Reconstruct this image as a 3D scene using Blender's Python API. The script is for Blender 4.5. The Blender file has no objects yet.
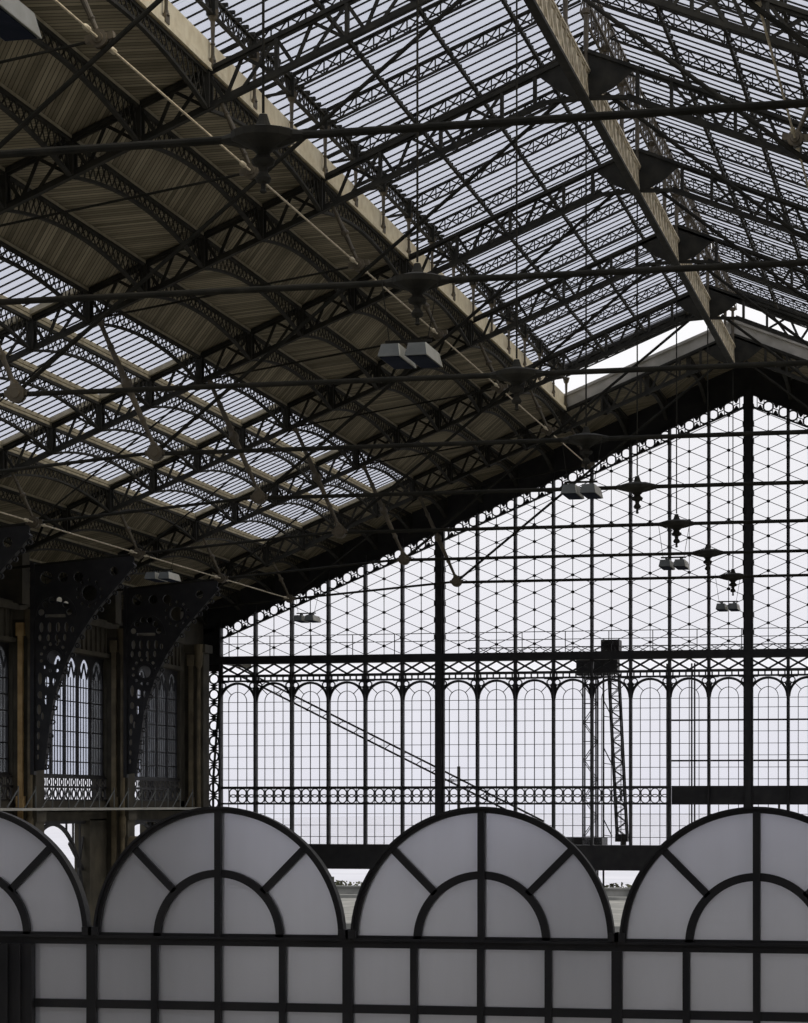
import bpy, math, random
from math import sin, cos, pi, sqrt, floor
from mathutils import Vector
random.seed(7)
C = bpy.context.scene.collection
# ------------------------------------------------------------------ measures (metres)
EYE = 8.2                      # eye level above the tracks
CAMX = 8.44                    # camera lies this far right of the ridge (x = 0)
FPX, YH, XV = 2464.7, 804.1, 976.3
TH = math.atan((XV-404)/FPX)
Y0, B, YG = 88.134, 8.478, 94.249   # last truss, truss spacing, glazed gable
HALF = 20.9
def ty(n): return Y0-n*B
def zp(d): return 16.8-0.41*abs(d)      # underside of the main roof boards
def zl(d): return 18.3-0.41*abs(d)      # lantern glass
def proj(x, y, z):
    X = x-CAMX
    v = -X*sin(TH)+y*cos(TH)
    if v < 1: return None
    return 404+FPX*(X*cos(TH)+y*sin(TH))/v, YH-FPX*z/v
def seen(p, q, m=4):
    """does the segment p-q (z from eye level) cross the photo frame"""
    for i in range(25):
        t = i/24
        r = proj(*[p[k]+(q[k]-p[k])*t for k in range(3)])
        if r and -m < r[0] < 808+m and -m < r[1] < 1023+m: return True
    return False
ORD = ['first','second','third','fourth','fifth','sixth','seventh','eighth','ninth','tenth','eleventh','twelfth','thirteenth','fourteenth','fifteenth','sixteenth','seventeenth','eighteenth','nineteenth','twentieth','twenty-first','twenty-second','twenty-third','twenty-fourth','twenty-fifth','twenty-sixth']

# ------------------------------------------------------------------ materials
def new_mat(name):
    m = bpy.data.materials.new(name); m.use_nodes = True
    nt = m.node_tree; nt.nodes.clear()
    out = nt.nodes.new('ShaderNodeOutputMaterial')
    return m, nt, out
def N(nt, t, **kw):
    n = nt.nodes.new(t)
    for k, v in kw.items(): setattr(n, k, v)
    return n
def math_n(nt, op, a, b=None, c=None):
    n = nt.nodes.new('ShaderNodeMath'); n.operation = op
    for i, v in enumerate((a, b, c)):
        if v is None: continue
        if isinstance(v, (int, float)): n.inputs[i].default_value = v
        else: nt.links.new(v, n.inputs[i])
    return n.outputs[0]
def paint(name, col, col2=None, rough=0.6, scale=3.0, bump=0.15, metal=0.0, spec=0.4, fine=40):
    m, nt, out = new_mat(name)
    b = N(nt, 'ShaderNodeBsdfPrincipled')
    b.inputs['Roughness'].default_value = rough; b.inputs['Metallic'].default_value = metal
    b.inputs['Specular IOR Level'].default_value = spec
    tc = N(nt, 'ShaderNodeTexCoord')
    no = N(nt, 'ShaderNodeTexNoise'); no.inputs['Scale'].default_value = scale; no.inputs['Detail'].default_value = 6
    nt.links.new(tc.outputs['Object'], no.inputs['Vector'])
    r = N(nt, 'ShaderNodeValToRGB')
    r.color_ramp.elements[0].position = .35; r.color_ramp.elements[1].position = .7
    r.color_ramp.elements[0].color = (*col, 1); r.color_ramp.elements[1].color = (*(col2 or tuple(c*1.4 for c in col)), 1)
    nt.links.new(no.outputs['Fac'], r.inputs['Fac']); nt.links.new(r.outputs['Color'], b.inputs['Base Color'])
    n2 = N(nt, 'ShaderNodeTexNoise'); n2.inputs['Scale'].default_value = fine; n2.inputs['Detail'].default_value = 3
    nt.links.new(tc.outputs['Object'], n2.inputs['Vector'])
    bp = N(nt, 'ShaderNodeBump'); bp.inputs['Strength'].default_value = bump; bp.inputs['Distance'].default_value = .02
    nt.links.new(n2.outputs['Fac'], bp.inputs['Height']); nt.links.new(bp.outputs['Normal'], b.inputs['Normal'])
    nt.links.new(b.outputs[0], out.inputs[0])
    return m
def glass(name, tint, haze=.12, hazecol=(.8,.82,.85), gloss=.05, noise=True):
    m, nt, out = new_mat(name)
    tr = N(nt, 'ShaderNodeBsdfTransparent'); tl = N(nt, 'ShaderNodeBsdfTranslucent'); gl = N(nt, 'ShaderNodeBsdfGlossy')
    gl.inputs['Roughness'].default_value = .02
    tr.inputs['Color'].default_value = (*tint, 1); tl.inputs['Color'].default_value = (*hazecol, 1)
    m1 = N(nt, 'ShaderNodeMixShader'); m1.inputs[0].default_value = haze
    if noise:
        tc = N(nt, 'ShaderNodeTexCoord'); no = N(nt, 'ShaderNodeTexNoise'); no.inputs['Scale'].default_value = 1.3; no.inputs['Detail'].default_value = 8
        nt.links.new(tc.outputs['Object'], no.inputs['Vector'])
        nt.links.new(math_n(nt, 'MULTIPLY', no.outputs['Fac'], haze*2), m1.inputs[0])
    nt.links.new(tr.outputs[0], m1.inputs[1]); nt.links.new(tl.outputs[0], m1.inputs[2])
    m2 = N(nt, 'ShaderNodeMixShader'); m2.inputs[0].default_value = gloss
    nt.links.new(m1.outputs[0], m2.inputs[1]); nt.links.new(gl.outputs[0], m2.inputs[2])
    nt.links.new(m2.outputs[0], out.inputs[0])
    return m
def boards(name, sgn, c1, c2, pitch=.105):
    """diagonal plank soffit, sgn picks the direction of the herringbone"""
    m, nt, out = new_mat(name)
    b = N(nt, 'ShaderNodeBsdfPrincipled'); b.inputs['Roughness'].default_value = .75; b.inputs['Specular IOR Level'].default_value = .2
    tc = N(nt, 'ShaderNodeTexCoord'); sp = N(nt, 'ShaderNodeSeparateXYZ'); nt.links.new(tc.outputs['Object'], sp.inputs[0])
    a = math_n(nt, 'MULTIPLY', sp.outputs['X'], 1.4/1.72); yy = math_n(nt, 'MULTIPLY', sp.outputs['Y'], sgn/1.72)
    c = math_n(nt, 'DIVIDE', math_n(nt, 'ADD', a, yy), pitch)
    fl = math_n(nt, 'FLOOR', c); fr = math_n(nt, 'FRACT', c)
    wn = N(nt, 'ShaderNodeTexWhiteNoise', noise_dimensions='1D'); nt.links.new(fl, wn.inputs['W'])
    no = N(nt, 'ShaderNodeTexNoise'); no.inputs['Scale'].default_value = .6; no.inputs['Detail'].default_value = 8; no.inputs['Roughness'].default_value = .65
    nt.links.new(tc.outputs['Object'], no.inputs['Vector'])
    f = math_n(nt, 'ADD', math_n(nt, 'MULTIPLY', wn.outputs['Value'], .45), math_n(nt, 'MULTIPLY', no.outputs['Fac'], .6))
    r = N(nt, 'ShaderNodeValToRGB'); r.color_ramp.elements[0].position = .25; r.color_ramp.elements[1].position = .8
    r.color_ramp.elements[0].color = (*c1, 1); r.color_ramp.elements[1].color = (*c2, 1); nt.links.new(f, r.inputs['Fac'])
    gap = math_n(nt, 'GREATER_THAN', math_n(nt, 'ABSOLUTE', math_n(nt, 'SUBTRACT', fr, .5)), .41)
    mx = N(nt, 'ShaderNodeMixRGB'); mx.inputs[2].default_value = (c1[0]*.5, c1[1]*.5, c1[2]*.5, 1)
    nt.links.new(gap, mx.inputs[0]); nt.links.new(r.outputs['Color'], mx.inputs[1]); nt.links.new(mx.outputs[0], b.inputs['Base Color'])
    bp = N(nt, 'ShaderNodeBump'); bp.inputs['Strength'].default_value = .6; bp.inputs['Distance'].default_value = .03
    nt.links.new(math_n(nt, 'SUBTRACT', 1.0, gap), bp.inputs['Height']); nt.links.new(bp.outputs['Normal'], b.inputs['Normal'])
    nt.links.new(b.outputs[0], out.inputs[0])
    return m
M = {}
M['iron'] = paint('dark_iron', (.020,.0195,.016), (.042,.039,.030), .7, spec=.2)
M['iron_gable'] = paint('black_iron', (.014,.014,.017), (.028,.027,.028), .55)
M['iron_brown'] = paint('brown_iron', (.07,.058,.040), (.14,.112,.07), .5, spec=.4)
M['iron_light'] = paint('skylit_pale_iron', (.42,.36,.25), (.72,.64,.47), .6, scale=6)  # pale rods; on the ridge beam, light from above put into the colour
M['rod'] = paint('greenish_iron', (.018,.0175,.014), (.032,.030,.024), .8, spec=.12)
M['timber'] = paint('timber_plate', (.32,.28,.19), (.46,.41,.29), .7, scale=5)
M['cream'] = paint('cream_boards', (.70,.61,.42), (.86,.78,.58), .7, scale=4)
M['endboard'] = paint('grey_boards', (.34,.32,.27), (.5,.47,.41), .8, scale=2)
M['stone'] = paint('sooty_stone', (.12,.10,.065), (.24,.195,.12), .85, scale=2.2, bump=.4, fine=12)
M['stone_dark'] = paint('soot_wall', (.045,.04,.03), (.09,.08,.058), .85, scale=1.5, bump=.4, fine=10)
M['ochre'] = paint('sunlit_ochre_stone', (.42,.27,.11), (.62,.43,.20), .7, scale=3)  # brighter copy of the pilaster stone, warm sunlight put into its colour
M['floor'] = paint('asphalt_platform', (.30,.29,.26), (.42,.41,.38), .85, scale=.6)
M['gravel'] = paint('ballast', (.15,.155,.15), (.27,.27,.26), .95, scale=.5, fine=20)
M['rail'] = paint('rail_steel', (.25,.25,.25), (.4,.4,.4), .35, metal=.8)
M['pale'] = paint('hazy_ground', (.54,.56,.64), (.62,.64,.72), .95, scale=.1)  # bright distant haze put into the ground colour, bluish against the warm sun
M['leaf'] = paint('scrub', (.03,.035,.02), (.07,.07,.04), .9, scale=5)
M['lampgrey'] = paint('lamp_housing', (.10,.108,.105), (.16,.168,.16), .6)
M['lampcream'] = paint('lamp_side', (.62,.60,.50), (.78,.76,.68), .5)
M['lampglass'] = paint('lamp_lens', (.015,.02,.035), (.025,.03,.05), .9, spec=.05)
M['concrete'] = paint('pale_concrete', (.38,.38,.35), (.5,.5,.47), .9, scale=.8)
M['board_a'] = boards('boards_steep', 1, (.145,.126,.082), (.40,.35,.245))
M['board_b'] = boards('boards_gentle', -1, (.145,.126,.082), (.40,.35,.245))
M['glass_roof'] = glass('roof_glass', (.76,.775,.82), .06, (.8,.82,.88), .02, False)
M['glass_gable'] = glass('gable_glass', (.955,.955,.965), .0, (.8,.8,.83), .012, False)
M['glass_side'] = glass('side_glass', (.78,.80,.85), .10, (.75,.77,.8), .02)
def frosted():
    m, nt, out = new_mat('frosted_glass')
    tl = N(nt, 'ShaderNodeBsdfTranslucent'); tl.inputs['Color'].default_value = (.80,.80,.84,1)
    gl = N(nt, 'ShaderNodeBsdfPrincipled'); gl.inputs['Base Color'].default_value = (.30,.31,.31,1); gl.inputs['Roughness'].default_value = .35
    tc = N(nt, 'ShaderNodeTexCoord')
    vo = N(nt, 'ShaderNodeTexNoise'); vo.inputs['Scale'].default_value = 60; vo.inputs['Detail'].default_value = 2
    nt.links.new(tc.outputs['Object'], vo.inputs['Vector'])
    mp = N(nt, 'ShaderNodeMapping'); mp.inputs['Scale'].default_value = (9,9,1.2); nt.links.new(tc.outputs['Object'], mp.inputs[0])
    n2 = N(nt, 'ShaderNodeTexNoise'); n2.inputs['Scale'].default_value = 1.5; n2.inputs['Detail'].default_value = 6; nt.links.new(mp.outputs[0], n2.inputs['Vector'])
    r = N(nt, 'ShaderNodeValToRGB'); r.color_ramp.elements[0].color = (.66,.67,.68,1); r.color_ramp.elements[1].color = (.86,.86,.90,1)
    nt.links.new(n2.outputs['Fac'], r.inputs['Fac']); nt.links.new(r.outputs['Color'], tl.inputs['Color'])
    bp = N(nt, 'ShaderNodeBump'); bp.inputs['Strength'].default_value = .35; bp.inputs['Distance'].default_value = .004
    nt.links.new(vo.outputs['Fac'], bp.inputs['Height']); nt.links.new(bp.outputs['Normal'], tl.inputs['Normal']); nt.links.new(bp.outputs['Normal'], gl.inputs['Normal'])
    rf = N(nt, 'ShaderNodeBsdfRefraction'); rf.inputs['Roughness'].default_value = .42; rf.inputs['IOR'].default_value = 1.12; rf.inputs['Color'].default_value = (.93,.93,.97,1)
    m0 = N(nt, 'ShaderNodeMixShader'); m0.inputs[0].default_value = .72; nt.links.new(tl.outputs[0], m0.inputs[1]); nt.links.new(rf.outputs[0], m0.inputs[2])
    m1 = N(nt, 'ShaderNodeMixShader'); m1.inputs[0].default_value = .12
    nt.links.new(m0.outputs[0], m1.inputs[1]); nt.links.new(gl.outputs[0], m1.inputs[2]); nt.links.new(m1.outputs[0], out.inputs[0])
    return m
M['frosted'] = frosted()

# ------------------------------------------------------------------ mesh builder
class MB:
    def __init__(s): s.v = []; s.f = []; s.mi = []; s.cur = 0
    def add(s, vs, fs):
        o = len(s.v); s.v += [tuple(v) for v in vs]; s.f += [tuple(i+o for i in f) for f in fs]; s.mi += [s.cur]*len(fs)
    def hexa(s, p):
        s.add(p, [(0,3,2,1),(4,5,6,7),(0,1,5,4),(1,2,6,5),(2,3,7,6),(3,0,4,7)])
    def box(s, x0, x1, y0, y1, z0, z1):
        s.hexa([(x0,y0,z0),(x1,y0,z0),(x1,y1,z0),(x0,y1,z0),(x0,y0,z1),(x1,y0,z1),(x1,y1,z1),(x0,y1,z1)])
    def bar(s, p, q, w, h, up=(0,0,1)):
        """w across, h along up"""
        p = Vector(p); q = Vector(q); d = (q-p)
        if d.length < 1e-6: return
        d.normalize(); side = d.cross(Vector(up))
        if side.length < 1e-4: side = d.cross(Vector((1,0,0)))
        side.normalize(); u = side.cross(d).normalized()
        a = side*(w/2); b = u*(h/2)
        s.hexa([p-a-b, p+a-b, p+a+b, p-a+b, q-a-b, q+a-b, q+a+b, q-a+b])
    def lathe(s, p, q, prof, n=8):
        p = Vector(p); q = Vector(q); d = q-p; L = d.length; d.normalize()
        a = d.cross(Vector((0,1,0)) if abs(d.y) < .9 else Vector((1,0,0))).normalized(); b = d.cross(a)
        vs = []; fs = []
        for t, r in prof:
            c = p+d*(t*L)
            for i in range(n):
                g = 2*pi*i/n; vs.append(c+a*(r*cos(g))+b*(r*sin(g)))
        for k in range(len(prof)-1):
            for i in range(n):
                j = (i+1) % n; fs.append((k*n+i, k*n+j, (k+1)*n+j, (k+1)*n+i))
        fs.append(tuple(range(n-1,-1,-1))); fs.append(tuple((len(prof)-1)*n+i for i in range(n)))
        s.add(vs, fs)
    def tube(s, p, q, r, n=8): s.lathe(p, q, [(0,r),(1,r)], n)
    def prism(s, pts, y0, y1, axis='y'):
        """polygon given as (x,z) extruded along y (or (y,z) along x)"""
        n = len(pts)
        if axis == 'y': vs = [(a,y0,b) for a,b in pts]+[(a,y1,b) for a,b in pts]
        else: vs = [(y0,a,b) for a,b in pts]+[(y1,a,b) for a,b in pts]
        fs = [tuple(range(n)), tuple(range(2*n-1,n-1,-1))]+[(i,(i+1)%n,n+(i+1)%n,n+i) for i in range(n)]
        s.add(vs, fs)
    def ring(s, cx, cz, y0, y1, ro, ri, a0=0, a1=2*pi, n=16, axis='y'):
        """flat annulus sector in the x-z plane (or y-z plane)"""
        vs = []; fs = []
        full = abs(a1-a0-2*pi) < 1e-6
        m = n if full else n+1
        for i in range(m):
            g = a0+(a1-a0)*i/n; c, k = cos(g), sin(g)
            for r in (ro, ri):
                for y in (y0, y1):
                    vs.append((cx+r*c, y, cz+r*k) if axis == 'y' else (y, cx+r*c, cz+r*k))
        for i in range(n):
            a = 4*i; b = 4*((i+1) % m)
            fs += [(a,b,b+1,a+1),(a+2,a+3,b+3,b+2),(a,a+2,b+2,b),(a+1,b+1,b+3,a+3)]
        if not full: fs += [(0,1,3,2),(4*n,4*n+2,4*n+3,4*n+1)]
        s.add(vs, fs)
    def mesh(s, name, mats):
        me = bpy.data.meshes.new(name); me.from_pydata(s.v, [], s.f)
        for m in (mats if isinstance(mats, (list, tuple)) else [mats]): me.materials.append(m)
        if any(s.mi): me.polygons.foreach_set('material_index', s.mi)
        me.update(); return me
    def build(s, name, mats, parent=None, loc=(0,0,0)):
        o = bpy.data.objects.new(name, s.mesh(name, mats)); C.objects.link(o); o.location = loc
        if parent: o.parent = parent
        return o
def link_mesh(name, me, parent=None, loc=(0,0,0)):
    o = bpy.data.objects.new(name, me); C.objects.link(o); o.location = loc
    if parent: o.parent = parent
    return o
def tag(o, label, cat, group=None, kind=None):
    o['label'] = label; o['category'] = cat
    if group: o['group'] = group
    if kind: o['kind'] = kind
    n = len(label.replace(',', ' ').split())
    if not 4 <= n <= 16: print('LABELLEN', n, label)
    return o
def empty(name, loc):
    o = bpy.data.objects.new(name, None); C.objects.link(o); o.location = loc; o.empty_display_size = .3
    return o
def copy_tree(o, loc):
    c = o.copy(); C.objects.link(c); c.location = loc
    for ch in list(o.children):
        d = ch.copy(); C.objects.link(d); d.parent = c
        for g in list(ch.children):
            e = g.copy(); C.objects.link(e); e.parent = d
    return c
def W(z): return z+EYE      # height above the tracks
win_no = [0]
def window_name():
    win_no[0] += 1; return 'window_%d' % win_no[0]
def clipbar(mb, p, q, w, h, lim, y):
    """bar in the x-z plane at y, kept below z = lim(x)"""
    (x0,z0),(x1,z1) = p, q
    f0 = lim(x0)-z0; f1 = lim(x1)-z1
    if f0 <= 0 and f1 <= 0: return
    if f0 < 0: t = f0/(f0-f1); x0, z0 = x0+(x1-x0)*t, z0+(z1-z0)*t
    elif f1 < 0: t = f0/(f0-f1); x1, z1 = x0+(x1-x0)*t, z0+(z1-z0)*t
    mb.bar((x0,y,z0),(x1,y,z1), w, h, (0,0,1) if abs(x1-x0) > .01 else (1,0,0))

# ------------------------------------------------------------------ roof trusses (origin: tracks level below the ridge, y = truss plane)
def rafter(s):
    mb = MB(); w = .15
    def P(d, dz, y=0): return (s*d, y, W(zp(d)+dz))
    D1 = 22.4
    nrm = Vector((-s*.41,0,-1)).normalized()
    for y in (0,):
        mb.bar(P(.05,-.07), P(D1,-.07), w, .08, (0,0,1)); mb.bar(P(.9,-.80), P(D1,-.80), w, .08)
        mb.bar(P(.05,-.12), P(D1,-.12), .04, .10); mb.bar(P(.9,-.75), P(D1,-.75), .04, .10)
    # haunch of the lower flange towards the ridge
    mb.bar(P(.9,-.80), P(.05,-1.1), w, .08)
    # solid web plate at the ridge
    mb.prism([(s*.05,W(16.72)),(s*1.1,W(zp(1.1)-.08)),(s*1.0,W(zp(1.0)-.22)),(s*.6,W(zp(.6)-.7)),(s*.05,W(15.6))], -.02, .02)
    mb.bar(P(1.15,-.05), P(1.15,-.8), .12, .08, (1,0,0))
    # lattice: posts and crosses, two cells to each purlin spacing
    d = 1.9; e = 6.1-1.4*3
    cells = [e+.7*i for i in range(0,31)]
    for i in range(len(cells)-1):
        a, b = cells[i], cells[i+1]
        if b > D1: break
        if i % 2 == 0:
            mb.bar(P(a,-.78,.03), P(b,-.12,.03), .07, .02, (0,1,0)); mb.bar(P(a,-.12,-.03), P(b,-.78,-.03), .07, .02, (0,1,0))
            mb.bar(P(a,-.78,.0), P(a,-.12,.0), .14, .07, (1,0,0))
        else:
            m = (a+b)/2
            mb.bar(P(a,-.12,.03), P(m,-.78,.03), .075, .02, (0,1,0)); mb.bar(P(m,-.78,-.03), P(b,-.12,-.03), .075, .02, (0,1,0))
    return mb.mesh('rafter', M['iron'])
def strut_mesh(p, q, r):
    mb = MB()
    prof = [(0,r*.7),(.03,r*1.3),(.06,r*.8),(.2,r*.85),(.22,r*1.25),(.245,r*.9),(.46,r*1.15),(.48,r*1.8),(.5,r*2.0),(.52,r*1.8),(.54,r*1.15),(.76,r*.9),(.78,r*1.25),(.8,r*.85),(.94,r*.7),(.97,r*1.5),(1,r)]
    mb.lathe(p, q, prof, 10)
    return mb.mesh('strut', M['iron_brown'])
KNEE = [(19.45,1.05),(19.33,1.97),(19.15,3.19),(18.78,4.25),(18.35,5.1),(17.75,5.95),(17.1,6.65),(16.5,7.3)]
from mathutils.geometry import delaunay_2d_cdt
def pierced_plate(mb, outer, holes, y0, y1, s):
    """flat cast plate in the x-z plane with real openings"""
    vs = []; faces = []; edges = []
    for poly in [outer]+holes:
        o = len(vs); vs += [Vector(p) for p in poly]; n = len(poly)
        edges += [(o+i, o+(i+1) % n) for i in range(n)]
    v2, e2, f2, _, _, _ = delaunay_2d_cdt(vs, edges, [], 0, 1e-4)
    def inside(p, poly):
        c = False; n = len(poly)
        for i in range(n):
            (x0,z0),(x1,z1) = poly[i], poly[(i+1) % n]
            if (z0 > p[1]) != (z1 > p[1]) and p[0] < (x1-x0)*(p[1]-z0)/(z1-z0)+x0: c = not c
        return c
    keep = []
    for f in f2:
        c = (sum(v2[i][0] for i in f)/len(f), sum(v2[i][1] for i in f)/len(f))
        if inside(c, outer) and not any(inside(c, h) for h in holes): keep.append(tuple(f))
    n = len(v2); P = [(s*v[0], y0, W(v[1])) for v in v2]+[(s*v[0], y1, W(v[1])) for v in v2]
    cnt = {}
    for f in keep:
        for i in range(len(f)):
            k = tuple(sorted((f[i], f[(i+1) % len(f)]))); cnt[k] = cnt.get(k, 0)+1
    F = [f for f in keep]+[tuple(i+n for i in reversed(f)) for f in keep]+[(a, b, b+n, a+n) for (a, b), c in cnt.items() if c == 1]
    mb.add(P, F)
def circ(x, z, r, n=10, rz=None): return [(x+r*cos(2*pi*i/n), z+(rz or r)*sin(2*pi*i/n)) for i in range(n)]
def knee(s):
    mb = MB(); K = KNEE
    for (a,b),(c,d) in zip(K[:-1], K[1:]):
        mb.bar((s*a,0,W(b)),(s*c,0,W(d)), .22, .13, (0,0,1) if abs(a-c)>.3 else (1,0,0))
        for t in (.1,.45,.8):               # cusps hanging from the curve
            x, z = a+(c-a)*t, b+(d-b)*t; mb.ring(s*(x-.11), W(z-(.0 if b < 4 else .08)), -.04, .04, .08, .045, n=8)
    mb.bar((s*19.78,0,W(.9)),(s*19.78,0,W(7.4)), .22, .12, (1,0,0))
    outer = [(19.80,1.0)]+[(a+.03,b) for a,b in K]+[(16.5,7.55),(19.80,7.35)]
    H = []
    for q in range(2):                      # ring with petals
        pass
    def ring_of(x, z, r, n, rr):
        for i in range(n): H.append(circ(x+r*cos(2*pi*(i+.5)/n), z+r*sin(2*pi*(i+.5)/n), rr, 8))
    H.append(circ(19.1,4.5,.22,14)); ring_of(19.1,4.5,.42,12,.055)
    H.append(circ(17.95,6.45,.24,14)); ring_of(17.95,6.45,.40,10,.05)
    H.append(circ(17.15,7.1,.14,10))
    for i in range(6):
        g = pi*(i+.5)/6; H.append(circ(19.05+.47*cos(g), 5.75+.52*sin(g), .10, 10))
    H.append([(18.72,5.72),(19.38,5.72),(19.38,5.82),(18.72,5.82)])
    for i in range(4): H.append(circ(19.5-.27*i, 5.42, .07, 8, .16)); H.append(circ(19.55-.27*i, 5.10, .055, 8, .11))
    for i in range(3): H.append(circ(19.3-.5*i if i else 19.35, 6.95, .16 if i else .2, 10))
    for x, z, rx, rz in ((19.55,3.85,.07,.2),(19.32,3.75,.08,.17),(19.55,3.35,.08,.12),(19.36,3.2,.05,.16),(19.58,2.9,.07,.17),(19.60,2.45,.05,.13),(19.47,2.7,.04,.12),(19.60,2.1,.05,.12),(19.61,1.75,.04,.1),(19.62,1.45,.035,.09),(19.1,3.75,.06,.12),(18.95,5.0,.07,.05),(18.5,5.35,.06,.1)): H.append(circ(x,z,rx,8,rz))
    pierced_plate(mb, outer, H, -.03, .03, s)
    mb.ring(s*19.1, W(4.5), -.06, .06, .33, .25, n=18); mb.ring(s*17.95, W(6.45), -.06, .06, .33, .26, n=18)
    mb.ring(s*19.05, W(5.75), -.06, .06, .70, .62, 0, pi, n=18)
    return mb.mesh('knee_brace', M['iron_gable'])
def truss_parts():
    P = {}
    P['rafter'] = [rafter(-1), rafter(1)]
    P['knee_brace'] = [knee(-1), knee(1)]
    st = []
    for s in (-1, 1):
        for top, bot, r in (((5.85,13.68),(5.2,12.25),.050),((11.45,11.3),(10.05,8.2),.068),((17.05,9.05),(16.38,7.65),.05)):
            st.append(strut_mesh((s*top[0],0,W(top[1])),(s*bot[0],0,W(bot[1])), r))
    P['strut'] = st
    ties = []
    mb = MB(); mb.tube((-10.05,0,W(8.10)),(10.05,0,W(8.10)), .052, 10); ties.append(mb.mesh('tie_rod', M['rod']))
    for s in (-1, 1):
        for a, b, r, m in (((10.05,8.13),(20.7,7.25),.042,'rod'),((.45,15.75),(10.05,8.13),.045,'rod'),((5.2,12.22),(11.45,11.3),.026,'rod'),((16.38,7.62),(11.55,11.2),.026,'rod')):
            mb = MB(); mb.tube((s*a[0],0,W(a[1])),(s*b[0],0,W(b[1])), r, 8); ties.append(mb.mesh('tie_rod', M[m]))
    P['tie_rod'] = ties
    pins = []
    for s in (-1, 1):
        for x, z, r in ((5.2,12.22,.15),(10.05,8.12,.19),(16.38,7.62,.16)):
            mb = MB(); mb.lathe((s*x,-.13,W(z)),(s*x,.13,W(z)), [(0,r*.55),(.1,r*.6),(.12,r),(.38,r),(.4,r*.5),(.6,r*.5),(.62,r),(.88,r),(.9,r*.6),(1,r*.55)], 12)
            mb.bar((s*(x+.24),0,W(z)),(s*(x-.24),0,W(z+ (.05 if x<6 else .01))), .12, .12); pins.append(mb.mesh('pin_joint', M['iron_brown']))
    P['pin_joint'] = pins
    mb = MB()
    prof = [(0,.02),(.02,.045),(.05,.03),(.12,.03),(.14,.08),(.19,.10),(.24,.07),(.27,.05),(.33,.06),(.36,.13),(.42,.15),(.47,.09),(.5,.08),(.56,.14),(.6,.24),(.62,.28),(.67,.39),(.76,.40),(.80,.27),(.85,.10),(.9,.08),(1,.05)]
    mb.lathe((0,0,W(7.42)),(0,0,W(8.38)), prof, 16)
    mb.lathe((-.52,0,W(8.10)),(.52,0,W(8.10)), [(0,.05),(.15,.09),(.3,.13),(.7,.13),(.85,.09),(1,.05)], 8)
    P['centre_boss'] = [mb.mesh('centre_boss', M['iron'])]
    mb = MB(); mb.tube((0,0,W(8.4)),(0,0,W(15.42)), .018, 6); P['hanger_rod'] = [mb.mesh('hanger_rod', M['rod'])]
    return P
TP = truss_parts()
TN = range(0, 9)
for n in TN:
    ok = seen((-10,ty(n),8.1),(10,ty(n),8.1))
    if not ok and n > 7: continue
    e = empty('roof_truss', (0, ty(n), 0))
    where = 'next to the glazed gable' if n == 0 else '%s one counted from the glazed gable' % ORD[n]
    tag(e, 'dark iron lattice roof truss with tie rods, ' + where, 'roof truss', 'iron trusses spanning the hall')
    for nm in ('rafter','knee_brace','strut','tie_rod','pin_joint','centre_boss','hanger_rod'):
        if nm == 'knee_brace' and (n > 4 or n == 0): continue
        for me in TP[nm]:
            if nm == 'knee_brace' and me is TP[nm][1]: continue
            o = link_mesh(nm, me, e)
            if nm == 'strut': o['label'] = 'turned brown cast iron strut'

# ------------------------------------------------------------------ purlins of the main roof, one per bay and row
def purlin_mesh(L=B, deep=.80, mid=.40, w=.09):
    mb = MB(); y0, y1 = .10, L-.10; n = 26
    def zb(t): return -(mid+(deep-mid)*(2*t-1)**2)
    mb.bar((0,y0,-.12),(0,y1,-.12), w, .07)
    for i in range(n):
        t0, t1 = i/n, (i+1)/n
        ya, yb = y0+(y1-y0)*t0, y0+(y1-y0)*t1
        mb.bar((0,ya,zb(t0)),(0,yb,zb(t1)), w, .06)
        mb.bar((.015,ya,-.14),(.015,yb,zb(t1)), .015, .035); mb.bar((-.015,ya,zb(t0)),(-.015,yb,-.14), .015, .035)
    for ye in (y0+.02, y1-.02): mb.bar((0,ye,-.12),(0,ye,-deep), .16, .06, (0,1,0))
    return mb.mesh('roof_purlin', M['iron'])
def plate_mesh(L=B):
    mb = MB(); mb.box(-.04,.04,.06,L-.06,-.075,-.01); return mb.mesh('timber_plate', M['timber'])
PM, PT = purlin_mesh(), plate_mesh()
rows = [6.1+1.4*i for i in range(12)]
side_name = {-1:'left', 1:'right'}
for s in (-1, 1):
    for i, d in enumerate(rows):
        for b in range(0, 8):
            ya, yb = ty(b+1), ty(b)
            if not seen((s*d,ya,zp(d)-.3),(s*d,yb,zp(d)-.3)): continue
            o = link_mesh('roof_purlin', PM, None, (s*d, ya, W(zp(d))))
            tag(o, 'arched iron lattice purlin, row %s below the lantern gutter, %s bay from gable, %s slope' % (['one','two','three','four','five','six','seven','eight','nine','ten','eleven','twelve'][i], ORD[b+1], side_name[s]), 'purlin', 'lattice purlins of the main roof')
            link_mesh('timber_plate', PT, o)['label'] = 'tan timber plate on top of the purlin'
# end bay against the gable: the same purlins, shorter, up to the ridge
LE = YG-Y0
PE, PTE = purlin_mesh(LE-.2, .85, .45, .13), plate_mesh(LE-.2)
for s in (-1, 1):
    for i, d in enumerate([1.6,3.1,4.6]+rows):
        if not seen((s*d,Y0,zp(d)-.3),(s*d,YG,zp(d)-.3)): continue
        o = link_mesh('roof_purlin', PE, None, (s*d, Y0, W(zp(d))))
        tag(o, 'short arched iron rib meeting the glazed gable, %s one down the %s slope from ridge' % (ORD[i], side_name[s]), 'purlin', 'arched ribs against the gable')
        link_mesh('timber_plate', PTE, o)
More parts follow.
